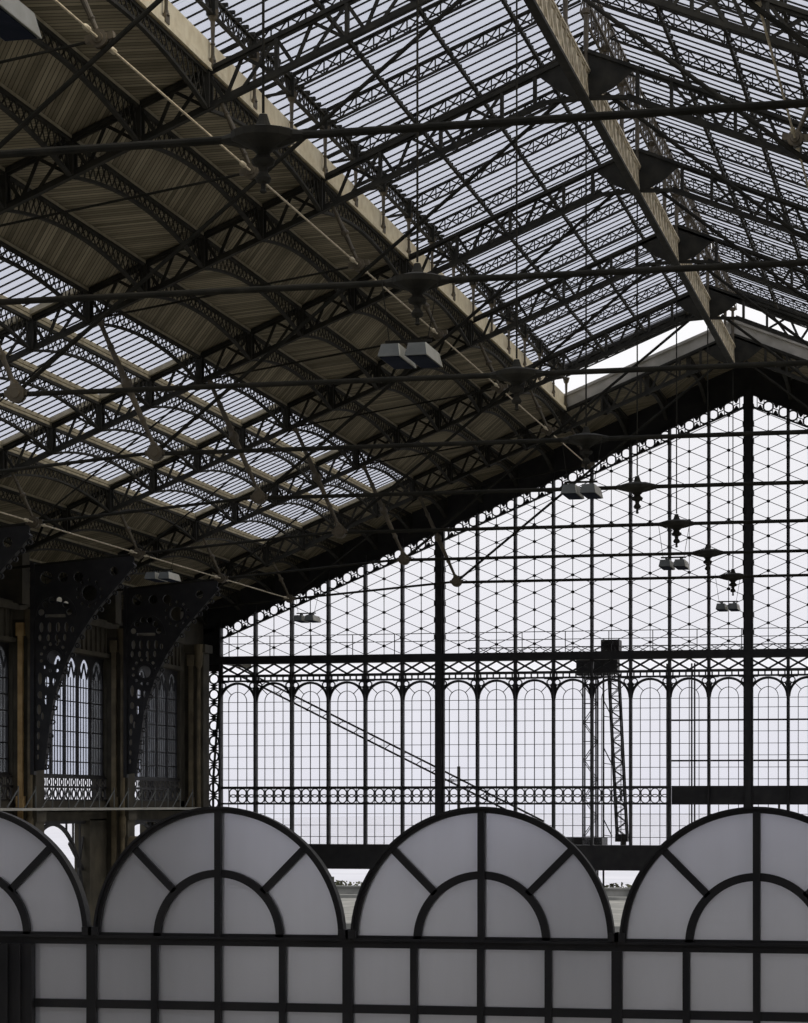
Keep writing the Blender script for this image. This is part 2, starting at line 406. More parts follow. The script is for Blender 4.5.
# bracing rods along the hall
def brace_mesh():
    mb = MB(); mb.tube((0,.15,0),(0,B-.15,0), .022, 6)
    for y in (.6, B-.6): mb.lathe((0,y-.14,0),(0,y+.14,0), [(0,.022),(.2,.05),(.8,.05),(1,.022)], 8)
    return mb.mesh('bracing_rod', M['iron_light'])
BR = brace_mesh()
for s, d, z, nm in ((-1,5.2,12.22,'upper'),(-1,16.38,7.62,'lower'),(1,5.2,12.22,'upper')):
    for b in range(0, 8):
        if seen((s*d,ty(b+1),z),(s*d,ty(b),z)):
            o = link_mesh('bracing_rod', BR, None, (s*d, ty(b+1), W(z)))
            tag(o, 'pale iron rod linking %s truss nodes, %s slope, %s bay from the gable' % (nm, side_name[s], ORD[b+1]), 'rod', 'bracing rods running along the hall')

# ------------------------------------------------------------------ boarded ceiling (setting)
YB = -12.0                      # the hall goes on behind the camera
def slab(mb, s, d0, d1, y0, y1, zf=zp, t=.06, off=0):
    a, b = s*d0, s*d1
    z0, z1 = W(zf(d0)+off), W(zf(d1)+off)
    mb.hexa([(a,y0,z0),(b,y0,z1),(b,y1,z1),(a,y1,z0),(a,y0,z0+t),(b,y0,z1+t),(b,y1,z1+t),(a,y1,z0+t)])
for s in (-1, 1):
    mb = MB()
    for j in range(4):
        mb.cur = j % 2 if s < 0 else (j+1) % 2
        mb.cur = 1-mb.cur
        slab(mb, s, 6.1+1.4*j, 7.5+1.4*j, YB, Y0)
    for j, (d0, d1) in enumerate(((17.3,18.7),(18.7,20.1),(20.1,21.5),(21.5,23.0))):
        mb.cur = j % 2
        slab(mb, s, d0, d1, YB, Y0)
    for j in range(18):         # end bay
        d0 = .0 if j == 0 else .5+1.4*(j-1); d1 = min(23.0, .5+1.4*j)
        if d0 >= 23.0: break
        mb.cur = j % 2; slab(mb, s, d0, d1, Y0, YG+.3)
    o = mb.build('ceiling', [M['board_a'], M['board_b']])
    o['label'] = 'brown diagonal boarding under the %s roof slope' % side_name[s]; o['kind'] = 'structure'
# curbs around the lower skylights
for s in (-1, 1):
    mb = MB()
    for n in range(0, 12):
        y = ty(n) if n < 12 else YB
        if n > 0: slab(mb, s, 11.7, 17.3, y-.20, y+.20, off=-.02, t=.14)
        else: slab(mb, s, 11.7, 17.3, y-.20, y, off=-.02, t=.14)
    for k in range(5):
        d = 11.7+1.4*k; slab(mb, s, d-.04, d+.04, YB, Y0-.1, off=.0, t=.10)
    o = mb.build('trim_%d' % (1 if s < 0 else 2), M['timber']); o['kind'] = 'structure'; o['label'] = 'tan timber curbs framing the low skylights, %s slope' % side_name[s]
# lower skylights: glass rows between purlins
for s in (-1, 1):
    for k in range(4):
        d0, d1 = 11.7+1.4*k+.05, 11.7+1.4*(k+1)-.05
        for b in list(range(0, 8))+['rest']:
            if b == 'rest': ya, yb = YB, ty(8)
            else: ya, yb = ty(b+1)+.20, ty(b)-.20
            if b != 'rest' and not any(seen((s*d,ya,zp(d)),(s*d,yb,zp(d))) for d in (d0,(d0+d1)/2,d1)): 
                if not (s > 0 and k == 0): continue
            mb = MB(); slab(mb, s, d0, d1, ya, yb, off=.10, t=.01)
            o = mb.build(window_name(), M['glass_roof'])
            tag(o, 'low skylight pane row %s down the %s slope, %s' % (['one','two','three','four'][k], side_name[s], 'bays over the viewer' if b == 'rest' else ORD[b+1]+' bay from the gable'), 'skylight', kind='structure')
            if b != 'rest':
                mb = MB(); g = 18
                for i in range(1, g):
                    y = ya+(yb-ya)*i/g
                    mb.bar((s*d0,y,W(zp(d0)+.07)),(s*d1,y,W(zp(d1)+.07)), .022, .036)
                mb.build('glazing_frame', M['iron'], o)

# ------------------------------------------------------------------ the raised glass lantern
GD = 6.1
# gutter boards (cream), both sides, and the sloping end board
for s in (-1, 1):
    mb = MB()
    mb.box(s*6.1-.035, s*6.1+.035, YB, Y0, W(14.27), W(14.78)); mb.box(s*6.0-.02, s*6.0+.02, YB, Y0, W(14.22), W(14.34)); mb.box(s*6.2-.13, s*6.2+.13, YB, Y0, W(14.76), W(14.82))
    o = mb.build('trim_%d' % (3 if s < 0 else 4), M['cream']); o['kind'] = 'structure'; o['label'] = 'long cream gutter board under the glass lantern, %s side' % side_name[s]
mb = MB()
for s in (-1, 1):
    mb.prism([(0,W(16.72)),(s*6.12,W(14.25)),(s*6.12,W(14.76)),(0,W(17.22))], Y0-.02, Y0+.06)
    mb.prism([(0,W(17.16)),(s*6.12,W(14.70)),(s*6.12,W(14.80)),(0,W(17.26))], Y0-.10, Y0+.2)
o = mb.build('trim_5', M['endboard']); o['kind'] = 'structure'; o['label'] = 'grey sloping end board below the open lantern end'
# glass slopes per bay
for s in (-1, 1):
    for b in list(range(0, 8))+['rest']:
        ya, yb = (YB, ty(8)) if b == 'rest' else (ty(b+1), ty(b))
        if b != 'rest' and not any(seen((s*d,ya,zl(d)),(s*d,yb,zl(d))) for d in (0,2,4,7.2)): continue
        mb = MB(); slab(mb, s, .05, 7.3, ya, yb, zf=zl, off=.02, t=.012)
        o = mb.build(window_name(), M['glass_roof'])
        tag(o, 'ribbed glass slope of the raised lantern, %s side, %s' % (side_name[s], 'bays over the viewer' if b == 'rest' else ORD[b+1]+' bay from the gable'), 'skylight', kind='structure')
        if b != 'rest':
            mb = MB()
            for i in range(1, 19):
                y = ya+(yb-ya)*(i-.5)/18
                mb.bar((s*.05,y,W(zl(.05)-.01)),(s*7.3,y,W(zl(7.3)-.01)), .022, .036)
            mb.build('glazing_frame', M['iron'], o)
# barge band closing the lantern roof end
for s in (-1, 1):
    mb = MB(); mb.prism([(0,W(18.42)),(s*7.3,W(15.43)),(s*7.3,W(15.0)),(0,W(17.99-.06))], Y0-.03, Y0+.05)
    o = mb.build('trim_%d' % (6 if s < 0 else 7), M['iron']); o['kind'] = 'structure'; o['label'] = 'dark barge board on the lantern end, %s half' % side_name[s]
def lat(mb, P, Q, dep, n, w=.10, ch=.05, web=.025, vert=(0,0,-1)):
    """lattice beam from P to Q, dep deep along vert"""
    P = Vector(P); Q = Vector(Q); v = Vector(vert)*dep
    up = -Vector(vert)
    mb.bar(P, Q, w, ch, up); mb.bar(P+v, Q+v, w, ch, up)
    side = (Q-P).normalized().cross(up).normalized()*.012
    for i in range(n):
        a = P+(Q-P)*(i/n); b = P+(Q-P)*((i+1)/n)
        mb.bar(a+side, b+v+side, .015, web*1.3, up); mb.bar(a+v-side, b-side, .015, web*1.3, up)
        if i: mb.bar(a, a+v, .03, web, side)
    return mb
def lrafter(s):
    mb = MB(); lat(mb, (s*.12,0,-.06-.41*.12),(s*6.0,0,-.06-.41*6.0), .34, 16, .075, .04, .024); 
    mb.bar((s*6.0,0,-.41*6.0-.08),(s*7.25,0,-.41*7.25-.08), .09, .07); mb.bar((s*6.0,0,-.41*6.0-.42),(s*7.1,0,-.41*7.1-.1), .07, .05)
    return mb.mesh('lantern_rafter', M['iron'])
LR = {s: lrafter(s) for s in (-1, 1)}
def post_mesh():
    mb = MB(); mb.lathe((0,0,0),(0,0,.98), [(0,.07),(.05,.05),(.12,.035),(.3,.035),(.33,.055),(.36,.035),(.6,.045),(.78,.05),(.82,.08),(.88,.10),(1,.13)], 8)
    mb.box(-.03,.03,-.12,.12,-.14,.02)
    return mb.mesh('lantern_post', M['iron_brown'])
LP = post_mesh()
third = ['at a truss','one third along','two thirds along']
for s in (-1, 1):
    for i in range(0, 25):
        y = Y0-i*B/3-(.08 if i == 0 else 0)
        b = i//3; pos = ('beside the %s truss from gable' % ORD[b]) if i % 3 == 0 else ('%s behind the %s truss from gable' % (['','one third bay','two thirds bay'][i % 3], ORD[b]))
        if seen((0,y,zl(0)),(s*6,y,zl(6))):
            o = link_mesh('lantern_rafter', LR[s], None, (0, y, W(zl(0))))
            tag(o, 'lattice lantern rafter, %s side, %s' % (side_name[s], pos.replace('behind','nearer than')), 'rafter', 'slender lattice rafters under the lantern glass')
        if seen((s*5.98,y,14.4),(s*5.98,y,15.5)):
            o = link_mesh('lantern_post', LP, None, (s*5.99, y, W(14.42)))
            tag(o, 'short turned post on %s gutter board, %s' % (side_name[s], pos.replace('behind','before')), 'post', 'posts between gutter board and lantern')
def lpurlin():
    mb = MB(); mb.box(-.035,.035,0,B,-.08,.0)
    for i in range(1, 19):
        y = B*(i-.5)/18; mb.box(-.08,.04,y-.04,y+.03,-.02,.04)
    return mb.mesh('lantern_purlin', M['iron'])
LPU = lpurlin()
def eavebeam():
    mb = MB(); lat(mb, (0,0,0),(0,B,0), .34, 24, .09, .045, .028)
    for k in range(3): mb.box(-.09,.09,B*k/3-.12,B*k/3+.12,-.38,.05)
    for i in range(1, 19):
        y = B*(i-.5)/18; mb.box(-.02,.10,y-.04,y+.03,.03,.10)
    return mb.mesh('lantern_eave_beam', M['iron'])
EB = eavebeam()
def ridgebeam():
    mb = MB()
    lat(mb, (.05,0,0),(.05,B,0), .62, 13, .05, .13, .09); lat(mb, (-.06,0,0),(-.06,B,0), .62, 13, .03, .06, .07)
    mb.box(-.10,.10,0,B,-.02,.03)
    return mb.mesh('ridge_beam', [M['iron_light']])
def ridgeflange():
    mb = MB(); mb.box(-.10,.09,0,B,-.71,-.63); return mb.mesh('bottom_flange', M['iron'])
RB, RF = ridgebeam(), ridgeflange()
def lridge():
    mb = MB()
    for x in (-.12,.12): lat(mb, (x,0,0),(x,B,0), .55, 16, .05, .05, .035)
    return mb.mesh('lantern_ridge_beam', M['iron_brown'])
LRI = lridge()
for b in range(0, 8):
    ya, yb = ty(b+1), ty(b)
    for s in (-1, 1):
        for i, d in enumerate((1.6,3.1,4.6)):
            if seen((s*d,ya,zl(d)),(s*d,yb,zl(d))):
                o = link_mesh('lantern_purlin', LPU, None, (s*d, ya, W(zl(d)-.10)))
                if s > 0: o.scale = (-1,1,1)
                tag(o, 'thin clipped purlin of the lantern, %s down from ridge, %s side, %s bay from gable' % (ORD[i], side_name[s], ORD[b+1]), 'purlin', 'thin purlins under the lantern glass')
        if seen((s*6,ya,15.5),(s*6,yb,15.5)):
            o = link_mesh('lantern_eave_beam', EB, None, (s*6.0, ya, W(15.66)))
            if s > 0: o.scale = (-1,1,1)
            tag(o, 'lattice eave beam carried on posts above the gutter board, %s side, %s bay from gable' % (side_name[s], ORD[b+1]), 'beam', 'eave beams of the lantern')
    if seen((0,ya,16),(0,yb,16)):
        o = link_mesh('ridge_beam', RB, None, (0, ya, W(16.27)))
        link_mesh('bottom_flange', RF, o)['label'] = 'dark flat bottom flange'
        tag(o, 'deep lattice ridge beam in skylit pale tone, %s bay from the glazed gable' % ORD[b+1], 'beam', 'ridge beams of the main roof')
    if seen((0,ya,18),(0,yb,18)):
        o = link_mesh('lantern_ridge_beam', LRI, None, (0, ya, W(18.16)))
        tag(o, 'double lattice beam along the lantern ridge, %s bay from the gable' % ORD[b+1], 'beam', 'ridge beams of the lantern')
def rpost():
    mb = MB(); mb.lathe((0,0,0),(0,0,1.3), [(0,.09),(.1,.05),(.5,.06),(.9,.05),(.92,.1),(1,.1)], 8)
    return mb.mesh('ridge_post', M['iron_brown'])
RP = rpost()
for i in range(0, 22):
    y = Y0-i*B/3-.0
    if i == 0: y -= .1
    if seen((0,y,16.3),(0,y,17.6)):
        o = link_mesh('ridge_post', RP, None, (0, y, W(16.36)))
        tag(o, 'upright between ridge beam and lantern ridge, ' + (('on the %s truss from gable' % ORD[i//3]) if i % 3 == 0 else ('%s upright before the %s truss from gable' % (['','first','second'][i % 3], ORD[i//3]))), 'post', 'uprights along the ridge')

# ------------------------------------------------------------------ glazed gable
P15 = 1.5
def lim(d): return 15.4-.41*abs(d)          # centre line of the ring frieze
K0, K1 = 14, -14
HEAVY = (0, 8)
KMIN = -4
def cx(k): return -P15*k
def colx(k): return -20.95 if k == 14 else cx(k)
for k in range(14, KMIN-1, -1):
    x = colx(k); top = lim(x)+.55; hv = k in HEAVY
    w = .36 if hv else .112
    mb = MB(); mb.box(x-w/2, x+w/2, YG-.12, YG+.12, W(-1.6), W(top))
    mb.box(x-w*.3, x+w*.3, YG-.24, YG-.1, W(-1.6), W(top-.3))
    z = 6.53
    while z < top-.8:                      # node castings
        mb.lathe((x,YG-.20,W(z)),(x,YG+.14,W(z)), [(0,.05),(.15,w/2+.03),(.85,w/2+.03),(1,.05)], 8)
        if hv: mb.box(x-w/2-.03, x+w/2+.03, YG-.16, YG+.14, W(z-.09), W(z+.09))
        z += .66
    o = mb.build('iron_mullion', M['iron_gable'])
    if hv: lb = 'thick black iron mullion rising to the gable apex' if k == 0 else 'thick black iron mullion halfway down the left slope of gable'
    else: lb = 'slim black iron mullion of the gable, %s %s of the apex mullion' % (ORD[abs(k)-1], 'left' if k > 0 else 'right')
    tag(o, lb, 'mullion', None if hv else 'slim iron mullions of the gable')
# horizontal members
XL, XR_ = -20.95, 6.2
def band(name, z0, z1, y0, y1, label, cat, mat='iron_gable', pat=None):
    mb = MB()
    if pat: pat(mb)
    else: mb.box(XL, XR_, y0, y1, W(z0), W(z1))
    return tag(mb.build(name, M[mat]), label, cat)
def transom(mb):
    mb.box(XL-1.0, XR_, YG-.25, YG+.2, W(5.57), W(5.88))
    mb.box(XL, XR_, YG-.1, YG+.1, W(5.05), W(5.15)); mb.box(XL, XR_, YG-.06, YG+.06, W(4.86), W(4.93))
    n = int((XR_+21)/.75)
    for i in range(n):
        a = -21+.75*i; b = a+.75
        mb.bar((a,YG,W(5.57)),(b,YG,W(5.15)), .05, .07); mb.bar((a,YG,W(5.15)),(b,YG,W(5.57)), .05, .07)
        for q in range(3):
            c = a+.125+.25*q; mb.box(c-.025, c+.025, YG-.04, YG+.04, W(4.9), W(5.07))
band('gable_transom', 0, 0, 0, 0, 'black iron transom girder with crosses across the glazed gable', 'girder', pat=transom)
def midband(mb):
    mb.box(XL, -3.0, YG-.08, YG+.08, W(.60), W(.70)); mb.box(XL, -3.0, YG-.08, YG+.08, W(-.02), W(.05))
    for k in range(14, 2, -1):
        a = colx(k)
        for q in range(4):
            c = cx(k)+P15*(q+.5)/4
            if c < XL+.2: continue
            mb.box(c+.17, c+.205, YG-.03, YG+.03, W(.27), W(.39))
            for z in (.21,.44): mb.ring(c, W(z), YG-.04, YG+.04, .185, .15, n=14)
        mb.box(a, a+P15, YG-.02, YG+.02, W(.30), W(.35)) if False else None
band('ring_band', 0, 0, 0, 0, 'black iron band of paired rings across the lower gable windows', 'band', pat=midband)
band('blind_panel', 0, 0, 0, 0, 'solid black panel filling the band right of the rings', 'panel', pat=lambda mb: mb.box(-3.0+.08, XR_, YG-.05, YG+.05, W(-.02), W(.70)))
band('gable_sill_girder', -2.55, -1.58, YG-.35, YG+.35, 'deep dark blue-black girder below the gable windows', 'girder')
# sloping ring frieze and dark verge (part of the setting)
def frieze(mb, s, dmax):
    n = int(dmax/.05)
    for off, hh in ((.23,.05),(-.23,.05)):
        mb.bar((0,YG,W(lim(0)+off)),(s*dmax,YG,W(lim(dmax)+off)), .16, hh)
    k = 0
    while P15*(k+.5) < dmax:
        c = P15*(k+.5)
        for dd in (-.58, 0, .58):
            d = c+dd
            if .25 < d < dmax: mb.ring(s*d, W(lim(d)), YG-.05, YG+.05, .215, .165, n=16)
        for dd in (-.29, .29):          # bow-ties
            d = c+dd
            for e in (-1, 1):
                q = [(s*(d-.11),W(lim(d-.11)+e*.2)),(s*(d+.11),W(lim(d+.11)+e*.2)),(s*(d+.02),W(lim(d+.02)+e*.05)),(s*(d-.02),W(lim(d-.02)+e*.05))]
                mb.prism(q, YG-.04, YG+.04)
            mb.bar((s*(d-.10),YG,W(lim(d-.1))),(s*(d+.10),YG,W(lim(d+.1))), .04, .03)
            for e in (-.13,.13): mb.bar((s*(d+e),YG,W(lim(d+e)-.2)),(s*(d+e),YG,W(lim(d+e)+.2)), .05, .03, (1,0,0))
        k += 1
for s, dm in ((-1, 20.9), (1, 6.2)):
    mb = MB(); frieze(mb, s, dm)
    tag(mb.build('ring_frieze', M['iron_gable']), 'sloping iron frieze of rings and bow-ties under the %s verge' % side_name[s], 'frieze')
mb = MB()
for s in (-1, 1):
    mb.prism([(0,W(lim(0)+.24)),(s*23.0,W(lim(23)+.24)),(s*23.0,W(zp(23)+.06)),(0,W(zp(0)+.06))], YG-.05, YG+.15)
mb.box(-23,-20.98,YG-.05,YG+.15,W(5.3),W(7.0)); mb.box(-23,-21.55,YG-.05,YG+.15,-.0,W(5.4))
o = mb.build('wall_back', M['iron_gable']); o['kind'] = 'structure'; o['label'] = 'dark verge wall between the ring frieze and the roof'
# vertical ring strip at the left end
mb = MB(); mb.box(-21.55,-21.47,YG-.08,YG+.08,W(-1.6),W(5.3)); mb.box(-21.02,-20.92,YG-.08,YG+.08,W(-1.6),W(5.3))
z = -1.2
while z < 5.1:
    mb.ring(-21.24, W(z), YG-.04, YG+.04, .225, .165, n=16)
    mb.prism([(-21.46,W(z+.22)),(-21.02,W(z+.22)),(-21.18,W(z+.31)),(-21.3,W(z+.31))], YG-.03, YG+.03); mb.prism([(-21.46,W(z+.40)),(-21.3,W(z+.31)),(-21.18,W(z+.31)),(-21.02,W(z+.40))], YG-.03, YG+.03)
    z += .62
tag(mb.build('ring_strip', M['iron_gable']), 'upright iron strip of rings at the left end of gable', 'strip')
# windows, one arched light and one latticed light per bay
for k in range(14, KMIN, -1):
    a, b = colx(k), colx(k-1); m = (cx(k)+cx(k-1))/2
    ra, rb = cx(k), cx(k-1)
    pos = ('%s bay left of the apex mullion' % ORD[k-1]) if k > 0 else ('%s bay right of the apex mullion' % ORD[-k])
    mb = MB(); mb.box(a, b, YG+.03, YG+.04, W(-1.6), W(4.95))
    o = mb.build(window_name(), M['glass_gable']); tag(o, 'tall arched gable window, ' + pos, 'window', kind='structure')
    mb = MB(); zc = 4.09; R = .67; yy0, yy1 = YG-.02, YG+.02
    mb.ring(m, W(zc), YG-.06, YG+.06, .76, R, 0, pi, n=24)
    for sx in (-1, 1):                      # spandrels with a pierced ring
        mb.ring(m+sx*.60, W(4.72), YG-.03, YG+.03, .13, .085, n=12)
        mb.bar((m+sx*.38,YG,W(4.86)),(m+sx*.74,YG,W(4.86)), .05, .05); mb.bar((m+sx*.72,YG,W(4.86)),(m+sx*.72,YG,W(4.1)), .05, .07, (1,0,0))
        mb.prism([(m+sx*.74,W(4.60)),(m+sx*.60,W(4.62)),(m+sx*.74,W(4.3))], YG-.03, YG+.03)
    mb.ring(m, W(zc), yy0, yy1, .385, .36, 0, pi, n=18)
    for g in (pi/4, 3*pi/4): mb.bar((m+.375*cos(g),YG,W(zc)+.375*sin(g)),(m+.68*cos(g),YG,W(zc)+.68*sin(g)), .03, .028)
    mb.box(m-.014, m+.014, yy0, yy1, W(-1.6), W(4.78))
    for sx in (-1, 1): mb.box(m+sx*.375-.012, m+sx*.375+.012, yy0, yy1, W(-1.6), W(zc))
    for z in (4.05,3.69,3.23,2.78,2.32,1.87,1.41,.96,-.38,-.83,-1.28): mb.box(a, b, yy0, yy1, W(z-.011), W(z+.011))
    mb.build('glazing_frame', M['iron_gable'], o)
    # upper light, cut by the frieze
    mb = MB(); xa, xb = a, b
    mb.prism([(xa,W(5.85)),(xb,W(5.85)),(xb,W(lim(xb)+.25)),(xa,W(lim(xa)+.25))], YG+.03, YG+.04)
    o = mb.build(window_name(), M['glass_gable']); tag(o, 'diamond latticed upper gable light, ' + pos, 'window', kind='structure')
    mb = MB()
    L2 = lambda x: lim(x)-.22
    mb.box(m-.012, m+.012, YG-.02, YG+.02, W(5.85), W(L2(m)))
    z = 6.22-.66
    while z < lim(m)+.7:
        for e in (a if k < 14 else ra, b):
            for dz in (-.33, .33):
                p, q = (m, z), (e, z+dz)
                if min(p[1], q[1]) < 5.8: 
                    if max(p[1], q[1]) < 5.9: continue
                    t = (5.85-p[1])/(q[1]-p[1])
                    if p[1] < 5.85: p = (p[0]+(q[0]-p[0])*t, 5.85)
                    else: q = (p[0]+(q[0]-p[0])*t, 5.85)
                x1 = max(q[0], XL)
                cb = MB(); clipbar(mb, (p[0],W(p[1])), (q[0],W(q[1])), .03, .024, lambda x: W(L2(x)), YG)
        if 5.9 < z < L2(m): mb.lathe((m,YG-.03,W(z)),(m,YG+.03,W(z)), [(0,.065),(1,.065)], 8)
        z += .66
    mb.build('lattice_frame', M['iron_gable'], o)

# ------------------------------------------------------------------ left wall
XW = -20.6
def wall_piece(mb, y0, y1, z0, z1, x0=XW-.55, x1=XW): mb.box(x0, x1, y0, y1, W(z0), W(z1))
mb = MB()
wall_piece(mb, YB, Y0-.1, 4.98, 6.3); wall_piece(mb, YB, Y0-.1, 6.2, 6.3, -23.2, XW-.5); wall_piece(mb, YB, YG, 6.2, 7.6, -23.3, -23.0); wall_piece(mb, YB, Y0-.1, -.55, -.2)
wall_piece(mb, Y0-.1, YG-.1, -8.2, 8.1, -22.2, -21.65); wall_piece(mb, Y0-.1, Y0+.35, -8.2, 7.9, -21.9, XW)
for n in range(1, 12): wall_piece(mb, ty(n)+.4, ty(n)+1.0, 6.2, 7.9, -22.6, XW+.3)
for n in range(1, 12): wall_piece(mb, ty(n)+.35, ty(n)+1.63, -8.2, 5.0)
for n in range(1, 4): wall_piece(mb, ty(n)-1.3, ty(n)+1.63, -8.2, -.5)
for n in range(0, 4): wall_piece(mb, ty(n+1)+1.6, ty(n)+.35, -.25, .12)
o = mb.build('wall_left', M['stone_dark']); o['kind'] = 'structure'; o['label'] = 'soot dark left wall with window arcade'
# ribbed frieze over each window bay, windows, balustrades
for n in range(0, 4):
    ya, yb = ty(n)+.35-7.2, ty(n)+.35
    if n == 0: yb -= .45
    if not seen((XW,ya,3),(XW,yb,3)): continue
    pos = ('%s bay from the gable' % ORD[n])
    mb = MB(); mb.box(XW-.22, XW-.21, ya, yb, W(.95), W(4.98))
    o = mb.build(window_name(), M['glass_side']); tag(o, 'six-light pointed arch window in the left wall, ' + pos, 'window', kind='structure')
    mb = MB(); nl = 6; w = (yb-ya)/nl; x0, x1 = XW-.21, XW-.13
    mb.box(x0, x1+.05, ya, yb, W(.88), W(.98)); mb.box(x0, x1+.02, ya, yb, W(4.86), W(5.0))
    for i in range(nl+1): 
        y = ya+w*i; mb.box(x0, x1, y-.07, y+.07, W(.95), W(4.98))
    for i in range(nl):
        c = ya+w*(i+.5); r = w/2-.07
        # pointed arch head, black spandrels
        segs = 10
        for sd in (-1, 1):
            pts = []
            for j in range(segs+1):
                t = j/segs; yy = c+sd*r*(1-t); zz = 4.0+.85*math.sin(math.acos(max(0,1-t))) if t < 1 else 4.85
                pts.append((yy, W(zz)))
            for (p0, p1) in zip(pts[:-1], pts[1:]):
                mb.add([(x0+.04,p0[0],p0[1]),(x0+.04,p1[0],p1[1]),(x0+.04,p1[0],W(4.95)),(x0+.04,p0[0],W(4.95)),(x1,p0[0],p0[1]),(x1,p1[0],p1[1]),(x1,p1[0],W(4.95)),(x1,p0[0],W(4.95))], [(0,1,2,3),(7,6,5,4),(0,4,5,1),(3,2,6,7),(0,3,7,4),(1,5,6,2)])
        for q in range(1, 4):
            y = ya+w*i+.09+(w-.18)*q/4; mb.box(x0+.02, x0+.045, y-.016, y+.016, W(.95), W(4.2))
        for sd in (-1, 1):                 # interlacing tracery
            mb.bar((x0+.05,c+sd*r*.5,W(4.2)),(x0+.05,c,W(4.72)), .05, .04); mb.bar((x0+.05,c+sd*r*.5,W(4.2)),(x0+.05,c+sd*r*.8,W(4.55)), .05, .04)
    for z in (1.4,1.9,2.4,2.9,3.4,3.9): mb.box(x0+.02, x0+.05, ya, yb, W(z-.02), W(z+.02))
    mb.build('window_frame', M['iron_gable'], o)
    # balustrade panel under the sill
    mb = MB(); x0, x1 = XW-.06, XW-.03
    for z0, z1 in ((.84,.9),(.52,.60),(.10,.16)): mb.box(x0-.05, x1+.03, ya, yb, W(z0), W(z1))
    for i in range(13):
        y = ya+(yb-ya)*(i+.5)/13
        mb.ring(y, W(.72), x0, x1, .145, .085, n=10, axis='x')
        mb.ring(y, W(.34), x0, x1, .19, .12, n=12, axis='x')
        mb.box(x0, x1, y+.26, y+.29, W(.12), W(.86))
    t = tag(mb.build('balustrade', M['iron_gable']), 'pierced iron balustrade under the left wall window, ' + pos, 'balustrade', 'balustrades along the left wall')
    # blind ribs in the frieze above
    mb = MB()
    for i in range(16):
        y = ya+(yb-ya)*(i+.5)/16; mb.box(XW+.0, XW+.07, y-.04, y+.04, W(5.15), W(6.0))
    mb.box(XW, XW+.14, ya, yb, W(5.0), W(5.14)); mb.box(XW, XW+.2, ya, yb, W(6.0), W(6.2))
    tag(mb.build('ribbed_frieze', M['stone_dark']), 'dark ribbed frieze above the left wall window, ' + pos, 'frieze', 'ribbed friezes along the left wall')
# pillars at the trusses
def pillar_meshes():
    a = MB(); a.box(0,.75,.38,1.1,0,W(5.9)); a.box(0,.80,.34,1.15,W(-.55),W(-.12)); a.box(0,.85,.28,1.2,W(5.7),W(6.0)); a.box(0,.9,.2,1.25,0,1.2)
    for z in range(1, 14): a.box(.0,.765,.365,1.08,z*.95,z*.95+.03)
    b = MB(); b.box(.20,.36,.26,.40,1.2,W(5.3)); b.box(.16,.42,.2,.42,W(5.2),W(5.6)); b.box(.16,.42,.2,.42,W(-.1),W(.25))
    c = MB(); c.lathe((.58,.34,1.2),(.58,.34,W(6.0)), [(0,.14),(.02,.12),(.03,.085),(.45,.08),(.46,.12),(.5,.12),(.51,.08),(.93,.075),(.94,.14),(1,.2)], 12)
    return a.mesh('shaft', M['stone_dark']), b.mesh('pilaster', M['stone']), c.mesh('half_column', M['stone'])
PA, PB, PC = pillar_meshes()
PB2 = PB.copy(); PB2.materials[0] = M['ochre']
for n in range(0, 3):
    e = empty('wall_pillar', (XW, ty(n), 0))
    tag(e, 'tall stone wall pillar carrying the %s truss from the gable' % ORD[n], 'pillar', 'pillars along the left wall')
    link_mesh('shaft', PA, e)
    o = link_mesh('pilaster', PB2 if n == 2 else PB, e)
    if n == 2: o['label'] = 'flat pilaster in sunlit ochre tone'
    link_mesh('half_column', PC, e)
# walkway edge with braces
mb = MB(); mb.box(XW, XW+.95, 45, Y0-.5, W(-.20), W(-.12))
e = mb.build('wall_walkway', M['concrete']); tag(e, 'narrow pale walkway ledge along the left wall at sill height', 'walkway')
y = ty(3)
while y < ty(0)-.5:
    mb = MB(); mb.bar((XW+.90,y,W(-.12)),(XW+.90,y,W(.55)), .03, .03, (1,0,0)); mb.bar((XW+.90,y-.9,W(-.12)),(XW+.90,y,W(.45)), .03, .03)
    if seen((XW+.9,y,-.1),(XW+.9,y,.5)): mb.build('railing_post', M['lampgrey'], e)
    y += 1.413
# iron arches in the openings below
for n in range(0, 3):
    ya, yb = ty(n+1)+1.63, ty(n)-1.3; r = (yb-ya)/2; c = (ya+yb)/2
    mb = MB()
    mb.ring(c, W(-.62-r), XW-.3, XW-.2, r+.02, r-.09, 0, pi, n=28, axis='x')
    mb.box(XW-.35, XW-.15, ya, yb, W(-.65), W(-.55))
    for i in range(9):
        yy = ya+(yb-ya)*(i+.5)/9; dz = sqrt(max(0, r*r-(yy-c)**2))
        if dz < r-.2: mb.bar((XW-.25,yy,W(-.62)),(XW-.25,yy,W(-.62-r+dz)), .06, .05, (0,1,0))
    for sd in (-1, 1):
        mb.bar((XW-.25,c+sd*r,W(-2.2)),(XW-.25,c+sd*r*.55,W(-1.3)), .1, .09); mb.bar((XW-.25,c+sd*r,W(-1.1)),(XW-.25,c+sd*r*.8,W(-2.6)), .07, .07)
    if seen((XW,ya,-1.5),(XW,yb,-1.5)):
        tag(mb.build('iron_arch', M['iron_gable']), 'iron arch spanning the street opening below the left wall, %s bay from gable' % ORD[n], 'arch', 'iron arches under the left wall')
